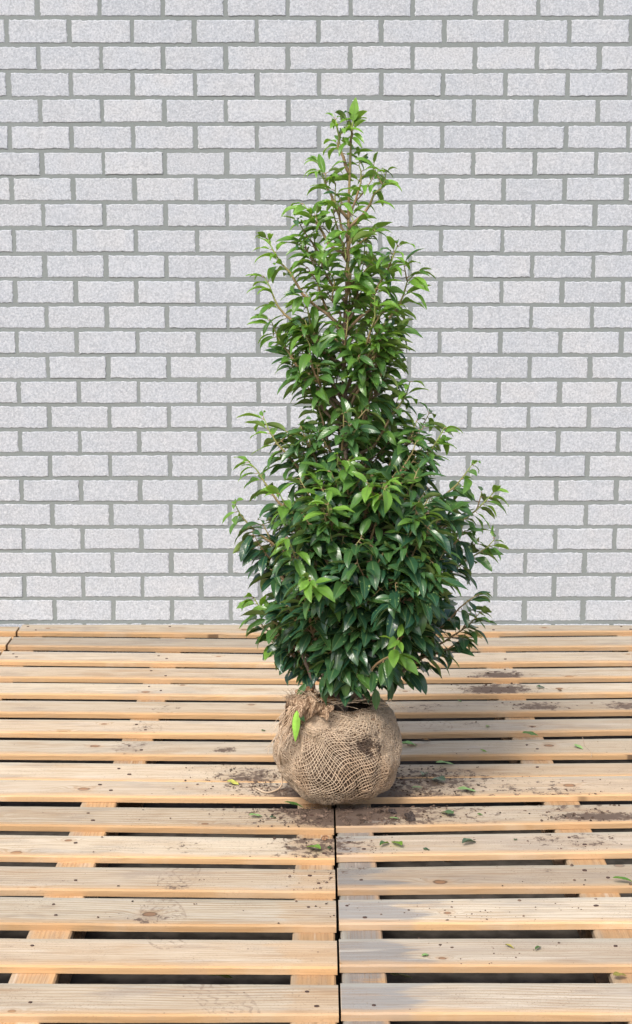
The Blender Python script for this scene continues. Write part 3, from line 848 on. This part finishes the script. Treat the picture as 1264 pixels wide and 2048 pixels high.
# weave: threads of a cloth laid over the ball, pinched towards the knot and swirled
Fv = Vector((.02, -.97, -.22)).normalized()
Ux = Vector((0, 0, 1)).cross(Fv).normalized() * -1
Ux = Vector((1, 0, 0)) - Fv * Fv.x; Ux.normalize(); Uy = Fv.cross(Ux) * -1
if Uy.z < 0: Uy = -Uy
def cloth(a, b, rot=0.0):
    """cloth coordinates in metres -> direction from the ball's centre"""
    ca, sa = math.cos(rot), math.sin(rot); a, b = a * ca - b * sa, a * sa + b * ca
    ex, ey, q = a + .028, b - .03, .085
    rr2 = math.exp(-(ex * ex + ey * ey) / (q * q)); an = .55 * rr2
    ex, ey = ex * math.cos(an) - ey * math.sin(an), ex * math.sin(an) + ey * math.cos(an)
    a, b = ex - .028, ey + .03
    kx, ky = -.075 - a, .145 - b
    pw = .70 * math.exp(-(kx * kx + ky * ky) / (.11 * .11)); a += kx * pw; b += ky * pw
    nv = Vector((a * 9, b * 9, rot))
    a += .010 * noise.noise(nv) + .004 * noise.noise(nv * 3); b += .010 * noise.noise(nv + Vector((7, 3, 1))) + .004 * noise.noise(nv * 3 + Vector((1, 8, 1)))
    r = math.hypot(a, b); th = r / .150
    if th > 2.7: return None
    if r < 1e-6: return Fv.copy()
    t = (Ux * a + Uy * b) / r
    return (Fv * math.cos(th) + t * math.sin(th)).normalized()
def weave(spacing, radius, half, rot, off, keep, step=.005, sides=4):
    T_ = Tubes()
    nn = int(half / spacing)
    for fam in (0, 1):
        for i in range(-nn, nn + 1):
            c0 = i * spacing + rnd.gauss(0, spacing * .10); run = []
            s = -half
            ph = rnd.uniform(0, 9)
            rad = radius * rnd.uniform(.75, 1.3)
            def flush():
                if len(run) >= 3:
                    T_.tube(run, [rad] * len(run), sides, [0] * len(run))
                run.clear()
            while s < half:
                w = c0 + .0016 * noise.noise(Vector((s * 40, ph, fam)))
                d = cloth(w, s, rot) if fam == 0 else cloth(s, w, rot)
                if d is not None and d.z < RIM + .02 * noise.noise(Vector((i, s * 20, 0))) and d.z > -.86 and keep(d, i, s):
                    up = (.0006 if (int(s / step) + i + fam) % 2 else -.0004)
                    run.append(surf(d, off + up) - O)
                else: flush()
                s += step
            flush()
    return T_
openw = lambda d: math.exp(-((d - Vector((.04, -.98, -.15)).normalized()).length / .70) ** 4)
T1 = weave(.0074, .00105, .34, .42, .0004, lambda d, i, s: noise.noise(d * 9 + Vector((0, 0, 4))) > -.62)
o = mesh_obj('open_weave', T1.V, T1.F, M['thread'], wrap, smooth=True)
T2 = weave(.0068, .00115, .34, -.25, .0022, lambda d, i, s: openw(d) < .35 + .3 * noise.noise(d * 14) and noise.noise(d * 6 + Vector((5, 0, 0))) > -.45)
o = mesh_obj('close_weave', T2.V, T2.F, M['thread'], wrap, smooth=True)
# fibres
T3 = Tubes()
for i in range(5200):
    d = Vector((rnd.gauss(0, 1), rnd.gauss(0, 1), rnd.gauss(0, 1))).normalized()
    if d.z > RIM or d.z < -.85: continue
    if openw(d) > .5 and rnd.random() < .75: continue
    t = d.cross(Vector((rnd.gauss(0, 1), rnd.gauss(0, 1), rnd.gauss(0, 1)))).normalized()
    L = rnd.uniform(.01, .035); P = []
    bend = rnd.gauss(0, 1.2)
    for k in range(5):
        f = (k / 4 - .5) * L
        dd = (d + t * (f / .15) + d.cross(t) * bend * (f / .15) ** 2 * 4).normalized()
        P.append(surf(dd, .003 + rnd.uniform(0, .0025)) - O)
    T3.tube(P, [rnd.uniform(.0003, .0006)] * 5, 3, [0] * 5)
mesh_obj('loose_fibre', T3.V, T3.F, M['thread'], wrap, smooth=True)
# soil in the opening
V, Fc = [], []
g_ = 26
zr = surf(Vector((math.sqrt(1 - RIM ** 2), 0, RIM))).z
rim_r = math.sqrt(1 - RIM ** 2) * ball_r(Vector((math.sqrt(1 - RIM ** 2), 0, RIM)))
for j in range(g_ + 1):
    for i in range(48):
        r = rim_r * 1.0 * j / g_; a = 2 * math.pi * i / 48
        x, y = r * math.cos(a), r * math.sin(a)
        z = zr - .010 - .012 * (j / g_) ** 3 + .007 * noise.noise(Vector((x * 40, y * 40, 1))) + .005 * noise.noise(Vector((x * 120, y * 120, 5)))
        V.append(Vector((BCtr.x + x, BCtr.y + y, z)) - O)
for j in range(g_):
    for i in range(48):
        i2 = (i + 1) % 48; Fc.append((j * 48 + i, j * 48 + i2, (j + 1) * 48 + i2, (j + 1) * 48 + i))
mesh_obj('soil', V, Fc, M['soil'], shrub, smooth=True)
# gathered knot, tufts and twine
def crumple(name, ctr, sx, sy, sz, mat, parent, seed, amp=.35):
    bm = bmesh.new(); bmesh.ops.create_icosphere(bm, subdivisions=4, radius=1)
    for v in bm.verts:
        d = v.co.normalized(); k = 1 + amp * noise.noise(d * 1.7 + Vector((seed, 0, 0))) + amp * .5 * noise.noise(d * 5 + Vector((0, seed, 0)))
        v.co = Vector((d.x * sx * k, d.y * sy * k, d.z * sz * k)) + ctr - O
    me = bpy.data.meshes.new(name); bm.to_mesh(me); bm.free(); me.materials.append(mat)
    me.polygons.foreach_set('use_smooth', [True] * len(me.polygons))
    o = bpy.data.objects.new(name, me); col.objects.link(o); o.parent = parent; return o
kp = wp(604, 1408, YT - .085)
crumple('knot', kp, .046, .034, .030, M['burlap'], wrap, 3)
crumple('dry_peat', wp(612, 1384, YT - .05), .026, .022, .013, M['peat'], shrub, 8)
crumple('dry_peat', wp(655, 1398, YT - .07), .022, .018, .008, M['peat'], shrub, 12)
T4 = Tubes()
def strand(pxs, Y0, Y1, r, jit=.002):
    m = len(pxs); P = smooth([wp(x, y, Y0 + (Y1 - Y0) * i / (m - 1)) - O for i, (x, y) in enumerate(pxs)], 5)
    P = [p + Vector((rnd.gauss(0, jit), rnd.gauss(0, jit), rnd.gauss(0, jit))) * .4 for p in P]
    T4.tube(P, [r * (1 - .5 * i / len(P)) for i in range(len(P))], 5, [0] * len(P))
for i in range(26):
    x0, y0 = rnd.uniform(578, 606), rnd.uniform(1410, 1432)
    sx = rnd.uniform(-55, -15); sy = rnd.uniform(40, 80)
    strand([(x0, y0), (x0 + sx * .3, y0 + sy * .25), (x0 + sx * .6 + rnd.uniform(-5, 5), y0 + sy * .6), (x0 + sx, y0 + sy)], YT - .125, YT - .14, rnd.uniform(.0008, .0018))
for i in range(70):
    x0, y0 = rnd.uniform(572, 640), rnd.uniform(1382, 1415)
    a = rnd.uniform(0, 6.28); L = rnd.uniform(10, 34)
    strand([(x0, y0), (x0 + math.cos(a) * L * .5, y0 - abs(math.sin(a)) * L * .4), (x0 + math.cos(a) * L, y0 + rnd.uniform(-14, 10))], YT - .10, YT - .12, rnd.uniform(.0005, .0011))
for i in range(26):   # straw and roots over the rim
    x0 = rnd.uniform(600, 775); y0 = 1412 - 8 * math.sin((x0 - 600) / 175 * 3.14) + rnd.uniform(-6, 8)
    a = rnd.uniform(-.5, .5); L = rnd.uniform(14, 46)
    strand([(x0, y0), (x0 + L * .5, y0 + rnd.uniform(-6, 4)), (x0 + L, y0 + math.sin(a) * L)], YT - .115, YT - .118, rnd.uniform(.0005, .0010))
mesh_obj('frayed_strand', T4.V, T4.F, M['thread'], wrap, smooth=True)
def flap(name, px0, px1, px2, px3, Y, seed, nx=14, ny=12):
    # loose corner of cloth hanging from the knot, two skins 3 mm apart
    a, b, c_, d_ = [wp(x, y, Y + o_) for (x, y), o_ in ((px0, 0), (px1, -.01), (px2, -.012), (px3, .015))]
    V_, F_ = [], []
    for lay in (0, 1):
        for j in range(ny + 1):
            for i in range(nx + 1):
                u_, v_ = i / nx, j / ny
                p_ = (a.lerp(b, u_)).lerp(d_.lerp(c_, u_), v_)
                q_ = Vector((u_ * 3, v_ * 3, seed))
                p_ = p_ + Vector((noise.noise(q_) * .010, -.012 * math.sin(u_ * 9 + seed) * (.4 + v_) + .012 * noise.noise(q_ * 2), noise.noise(q_ + Vector((9, 0, 0))) * .012 + .006 * noise.noise(q_ * 5) * v_))
                V_.append(p_ + Vector((0, .003 * lay, 0)) - O)
    n1_ = (nx + 1) * (ny + 1)
    for lay in (0, 1):
        for j in range(ny):
            for i in range(nx):
                q0 = lay * n1_ + j * (nx + 1) + i; f_ = (q0, q0 + nx + 1, q0 + nx + 2, q0 + 1)
                F_.append(f_ if lay == 0 else tuple(reversed(f_)))
    rimi = [i for i in range(nx)] + [j * (nx + 1) + nx for j in range(ny)] + [ny * (nx + 1) + i for i in range(nx, 0, -1)] + [j * (nx + 1) for j in range(ny, 0, -1)]
    for k_ in range(len(rimi)):
        p0, p1 = rimi[k_], rimi[(k_ + 1) % len(rimi)]
        F_.append((p0, p1, p1 + n1_, p0 + n1_))
    return mesh_obj(name, V_, F_, M['burlap'], wrap, smooth=True)
flap('loose_flap', (575, 1400), (628, 1396), (612, 1446), (556, 1462), YT - .120, 2.3)
flap('loose_flap', (620, 1398), (668, 1410), (652, 1438), (606, 1432), YT - .128, 5.1)
T4 = Tubes()
tail = [(562, 1470), (560, 1510), (564, 1545), (560, 1572), (545, 1582), (528, 1583), (511, 1575)]
g3 = [wp(562, 1470, YT - .11), wp(559, 1510, YT - .11), fp(564, 1547, .05), fp(562, 1572, .012), fp(546, 1583, .003), fp(528, 1584, .003), fp(512, 1576, .003)]
P = smooth([p - O for p in g3], 6)
T4.tube(P, [.0022] * len(P), 6, [0] * len(P))
mesh_obj('twine', T4.V, T4.F, M['thread'], wrap, smooth=True)

# ------------------------------------------------------------------ fallen leaves, each a thing
def fallen(px, py, length_px, ang, age, label, z=.002, fold=.2, curl=.4, tip=0.0, width=.42, upside=False, mat=None, roll=0.0, group=None):
    """ang: direction base -> tip on the floor as seen in the photo (degrees, 0 = right, 90 = away)"""
    global LV
    p = fp(px, py, z)
    L = length_px / (F / (p.y + .2))
    a = R(ang); d = Vector((math.cos(a), math.sin(a), tip)).normalized()
    n_ = Vector((0, 0, -1 if upside else 1)) + Vector((-math.sin(a), math.cos(a), 0)) * roll
    lf = Leaves(); c = -d * L * .5 + Vector((0, 0, .003 + .25 * L * math.sin(curl * .5)))
    if upside: c.z = .004
    lf.leaf(c, d, n_, L, L * width, -curl if upside else curl, fold * (-1 if upside else 1), age, rnd.random(), rnd.gauss(0, .15), .12)
    zmin = min(v.z for v in lf.V)
    for v in lf.V: v.z -= zmin - .0006
    o = lf.build('fallen_leaf', None)
    if mat: o.data.materials[0] = mat; o.data.materials[1] = mat
    o.location = p + Vector((0, 0, -.002 if z < .01 and z >= 0 else 0))
    tag(o, label, 'leaf', group or 'leaves fallen on the pallets')
    return o
M['yellow_leaf'] = simple('yellow_leaf', (.50, .50, .10), .5, .4, .3)
M['brown_leaf'] = simple('brown_leaf', (.20, .10, .03), .7, .3, .4)
M['olive_leaf'] = simple('olive_leaf', (.32, .28, .06), .6, .3, .4)
M['dull_leaf'] = simple('dull_leaf', (.10, .15, .09), .6, .3, .3)
M['pale_leaf'] = simple('pale_leaf', (.24, .40, .13), .5, .4, .2)
FL = [
 (466, 1567, 26, -20, .9, 'yellow leaf lying on a board left of the root ball', dict(mat='yellow_leaf', width=.6)),
 (512, 1633, 28, 10, .8, 'small bright green leaf on the front left pallet below the burlap ball', dict(mat='pale_leaf', width=.5)),
 (627, 1699, 44, 130, .85, 'bright green curved leaf just left of the joint between the front pallets', dict(fold=.5)),
 (659, 1696, 22, 80, .0, 'small dark green leaf touching the joint between the front pallets', dict()),
 (769, 1691, 36, 55, .25, 'dark green folded leaf, left one of a touching pair right of the joint', dict(fold=.9)),
 (793, 1690, 44, 115, .8, 'light green leaf, right one of a touching pair right of the joint', dict(fold=.3)),
 (853, 1699, 15, -10, .0, 'tiny dark green leaf scrap right of the touching pair of leaves', dict(width=.6)),
 (938, 1688, 40, 40, .1, 'dull grey green curled leaf on the second front right board', dict(mat='dull_leaf', fold=.9, width=.5)),
 (1031, 1679, 12, 60, .0, 'tiny dark leaf scrap near a board edge, right of the dull curled leaf', dict(width=.6)),
 (894, 1628, 36, 130, .25, 'dark green leaf lying flat right of the dark soil clod', dict(width=.55)),
 (960, 1629, 12, 10, .3, 'tiny green leaf scrap on the board right of the flat dark leaf', dict(width=.6)),
 (848, 1551, 40, 80, .1, 'dark green leaf standing nearest the right side of the burlap ball', dict(fold=.5)),
 (876, 1562, 40, 125, .05, 'glossy dark green leaf right of the burlap ball, wide and oval', dict(width=.6)),
 (934, 1583, 40, 5, .7, 'light green leaf lying lengthwise along a board right of the ball', dict(mat='pale_leaf')),
 (836, 1577, 26, 25, .8, 'small yellow green leaf beside the soil right of the ball', dict(mat='pale_leaf', width=.3)),
 (891, 1530, 40, 10, .8, 'pale green thin leaf on the board edge right of the ball', dict(mat='pale_leaf', width=.35)),
 (818, 1492, 34, 15, .75, 'light green leaf close to the upper right of the burlap ball', dict(mat='pale_leaf', fold=.6, width=.5)),
 (852, 1481, 20, 0, .0, 'small blackish leaf above the light green one right of the ball', dict(mat='brown_leaf', width=.6)),
 (967, 1502, 14, -30, .6, 'tiny light green leaf sliver in the middle of a right back board', dict(width=.35)),
 (1061, 1471, 34, 5, .35, 'mid green leaf bridging a gap over the right stringer', dict(width=.5, z=.004)),
 (1157, 1495, 22, -40, .6, 'small pale green leaf on the back right pallet near a straw', dict(mat='pale_leaf', width=.5)),
 (1081, 1375, 18, 10, .05, 'small dark green leaf behind the big bark stain at right', dict(width=.6)),
 (1120, 1381, 10, 0, .0, 'blackish scrap of leaf right of the small leaf behind the stain', dict(mat='brown_leaf', width=.8)),
 (976, 1453, 14, 60, .7, 'tiny bright green scrap on a back board right of the ball', dict(width=.5)),
 (919, 1402, 12, -45, .1, 'tiny dark green sliver high on the back right pallet', dict(width=.4)),
 (1248, 1764, 46, -5, .45, 'green leaf at the right edge of the picture', dict(fold=.5, width=.3)),
 (851, 1911, 20, 40, .8, 'small light green leaf on the near right grey board', dict(width=.5, mat='pale_leaf')),
 (1076, 1898, 30, 60, .3, 'narrow dark green leaf standing on the near right board', dict(width=.3, fold=.8)),
 (1019, 1894, 20, -30, .8, 'crumpled yellow brown leaf beside the narrow dark one', dict(mat='olive_leaf', fold=.8)),
 (1240, 1954, 32, 20, .8, 'yellow brown leaf caught in the gap at the lower right', dict(mat='olive_leaf', z=-.012, width=.6)),
 (527, 1461, 10, 30, .1, 'tiny dark green scrap left of the knot of the burlap', dict(width=.7)),
 (790, 1638, 22, 10, .7, 'small yellow green sliver in the soil in front of the ball', dict(mat='pale_leaf', width=.3)),
 (588, 1612, 40, -15, .3, 'green leaf squeezed under the front of the burlap ball', dict(width=.3)),
 (546, 1635, 14, 0, .0, 'tiny dark green scrap right of the small bright leaf', dict(width=.6)),
 (437, 1957, 60, 0, .4, 'green leaf fallen through the front left gap', dict(z=-.06, width=.5)),
 (803, 1957, 46, 0, .2, 'dark green leaf fallen through the front right gap', dict(z=-.06, width=.5)),
 (893, 1727, 30, 0, .0, 'brown leaf lying in the gap below the dull curled leaf', dict(mat='brown_leaf', z=-.03, width=.5)),
]
for px, py, L, ang, age, lab, kw in FL:
    kw = dict(kw)
    if 'mat' in kw: kw['mat'] = M[kw['mat']]
    fallen(px, py, L, ang, age, lab, **kw)
# the long pale leaf and its dark neighbour lying on the shoulder of the ball
lf = Leaves(); p = wp(594, 1421, YT - .142)
lf.leaf(p, Vector((-.05, -.12, -1)), Vector((.1, -1, .1)), .080, .022, .12, -.35, .95, .9)
o = lf.build('fallen_leaf'); o.data.materials[0] = simple('lime_leaf', (.26, .52, .07), .45, .4, .12); o.data.materials[1] = o.data.materials[0]
tag(o, 'long lime green leaf hanging down the left shoulder of the burlap ball', 'leaf', 'leaves fallen on the pallets')
lf = Leaves(); p = wp(596, 1424, YT - .138)
lf.leaf(p, Vector((.5, -.1, -.7)), Vector((.1, -1, .3)), .032, .014, .5, .3, .1, .4)
o = lf.build('fallen_leaf')
tag(o, 'small dark green leaf tucked behind the long lime leaf on the burlap', 'leaf', 'leaves fallen on the pallets')

# ------------------------------------------------------------------ soil on the boards
def clump(name, px, py, wpx, hz, label, seed, mat):
    p = fp(px, py, 0); r = wpx / 2 / (F / p.y)
    bm = bmesh.new(); bmesh.ops.create_icosphere(bm, subdivisions=3, radius=1)
    for v in bm.verts:
        d = v.co.normalized(); k = 1 + .5 * noise.noise(d * 1.4 + Vector((seed, 0, 0))) + .35 * noise.noise(d * 4 + Vector((0, seed, 0)))
        v.co = Vector((d.x * r * k, d.y * r * 1.5 * k, max(-.05, d.z * k) * hz))
    me = bpy.data.meshes.new(name); bm.to_mesh(me); bm.free(); me.materials.append(mat)
    o = bpy.data.objects.new(name, me); col.objects.link(o); o.location = p
    tag(o, label, 'soil clod', 'clods of soil on the boards'); return o
clump('soil_clod', 820, 1636, 22, .014, 'larger dark clod of soil on a board right of the ball', 3, M['clod'])
clump('soil_clod', 785, 1624, 16, .008, 'smaller flat dark clod between the ball and the larger clod', 7, M['clod'])
clump('soil_clod', 650, 1676, 14, .006, 'reddish brown crumb of bark left of the joint', 11, M['peat'])
def crumbs():
    V, Fc = [], []
    rr = random.Random(11)
    def one(x, y, r, hgt=.55):
        b = len(V); n_ = rr.choice((5, 6, 7)); a0 = rr.uniform(0, 6)
        for k in range(n_):
            a = a0 + 2 * math.pi * k / n_; q = r * rr.uniform(.6, 1.25); V.append((x + q * math.cos(a), y + q * math.sin(a), .0002))
        for k in range(n_):
            v = V[b + k]; V.append((x + (v[0] - x) * .6, y + (v[1] - y) * .6, r * hgt * rr.uniform(.6, 1.1)))
        for k in range(n_):
            k2 = (k + 1) % n_; Fc.append((b + k, b + k2, b + n_ + k2, b + n_ + k))
        Fc.append(tuple(b + n_ + k for k in range(n_)))
    def on_board(x, y):
        rows = RL if x < SEAM else RR
        if abs(x - SEAM) < .006: return False
        if y > yat(rows[0][1], x): return y < BW
        for i in range(1, len(rows)):
            if y > yat(rows[i][0], x): return y < yat(rows[i - 1][1], x)
        return False
    def scatter(n, px, py, sx, sy, r0, r1, pw=3.6):
        for _ in range(n):
            p = fp(rr.gauss(px, sx), rr.gauss(py, sy))
            if noise.noise(Vector((p.x * 38, p.y * 22, 2))) + .6 * noise.noise(Vector((p.x * 110, p.y * 60, 7))) < rr.uniform(-.25, .45): continue
            if p.y > 5.9 or not on_board(p.x, p.y - .004): continue
            one(p.x, p.y, r0 + (r1 - r0) * rr.random() ** pw)
    scatter(1900, 560, 1575, 55, 22, .0009, .0042)
    scatter(2400, 820, 1570, 70, 26, .0009, .0045)
    scatter(2600, 690, 1625, 95, 20, .0008, .0042)
    scatter(3000, 685, 1632, 70, 12, .0007, .0030, 2.0)
    scatter(150, 690, 1626, 85, 9, .003, .0085, 2.0)
    scatter(70, 830, 1590, 60, 22, .003, .007, 2.0)
    scatter(40, 540, 1580, 40, 16, .003, .006, 2.0)
    scatter(600, 640, 1690, 50, 26, .001, .0055)
    scatter(350, 450, 1540, 45, 18, .001, .004)
    scatter(350, 760, 1690, 60, 22, .001, .003)
    scatter(420, 1150, 1600, 90, 26, .001, .0045)
    scatter(260, 1190, 1632, 60, 8, .001, .0055)
    scatter(260, 1150, 1685, 80, 14, .001, .004)
    scatter(180, 980, 1362, 60, 14, .001, .006)
    scatter(120, 1070, 1412, 50, 6, .001, .005)
    scatter(120, 1230, 1415, 50, 8, .001, .005)
    scatter(240, 950, 1830, 130, 30, .001, .0036)
    scatter(110, 1180, 1775, 60, 26, .001, .005)
    scatter(200, 640, 1760, 45, 30, .001, .005)
    scatter(90, 930, 1910, 90, 26, .001, .0045)
    scatter(130, 1000, 1480, 140, 40, .001, .004)
    scatter(110, 850, 1430, 60, 20, .001, .003)
    scatter(90, 300, 1835, 45, 26, .001, .004)
    scatter(120, 380, 1700, 130, 120, .001, .0035)
    scatter(120, 900, 1750, 260, 120, .001, .0035)
    o = mesh_obj('loose_soil', V, Fc, M['crumb'])
    tag(o, 'dark crumbs of soil scattered on the boards round the root ball', 'soil', kind='stuff')
crumbs()
# a dry straw lying on the right back pallet
T5 = Tubes(); P = smooth([fp(1165, 1474, .002), fp(1170, 1490, .005), fp(1182, 1502, .004), fp(1182, 1515, .002)], 5)
T5.tube(P, [.0006] * len(P), 4, [0] * len(P))
o = mesh_obj('dry_straw', T5.V, T5.F, M['thread']); tag(o, 'thin curved dry straw on the back right pallet', 'straw')
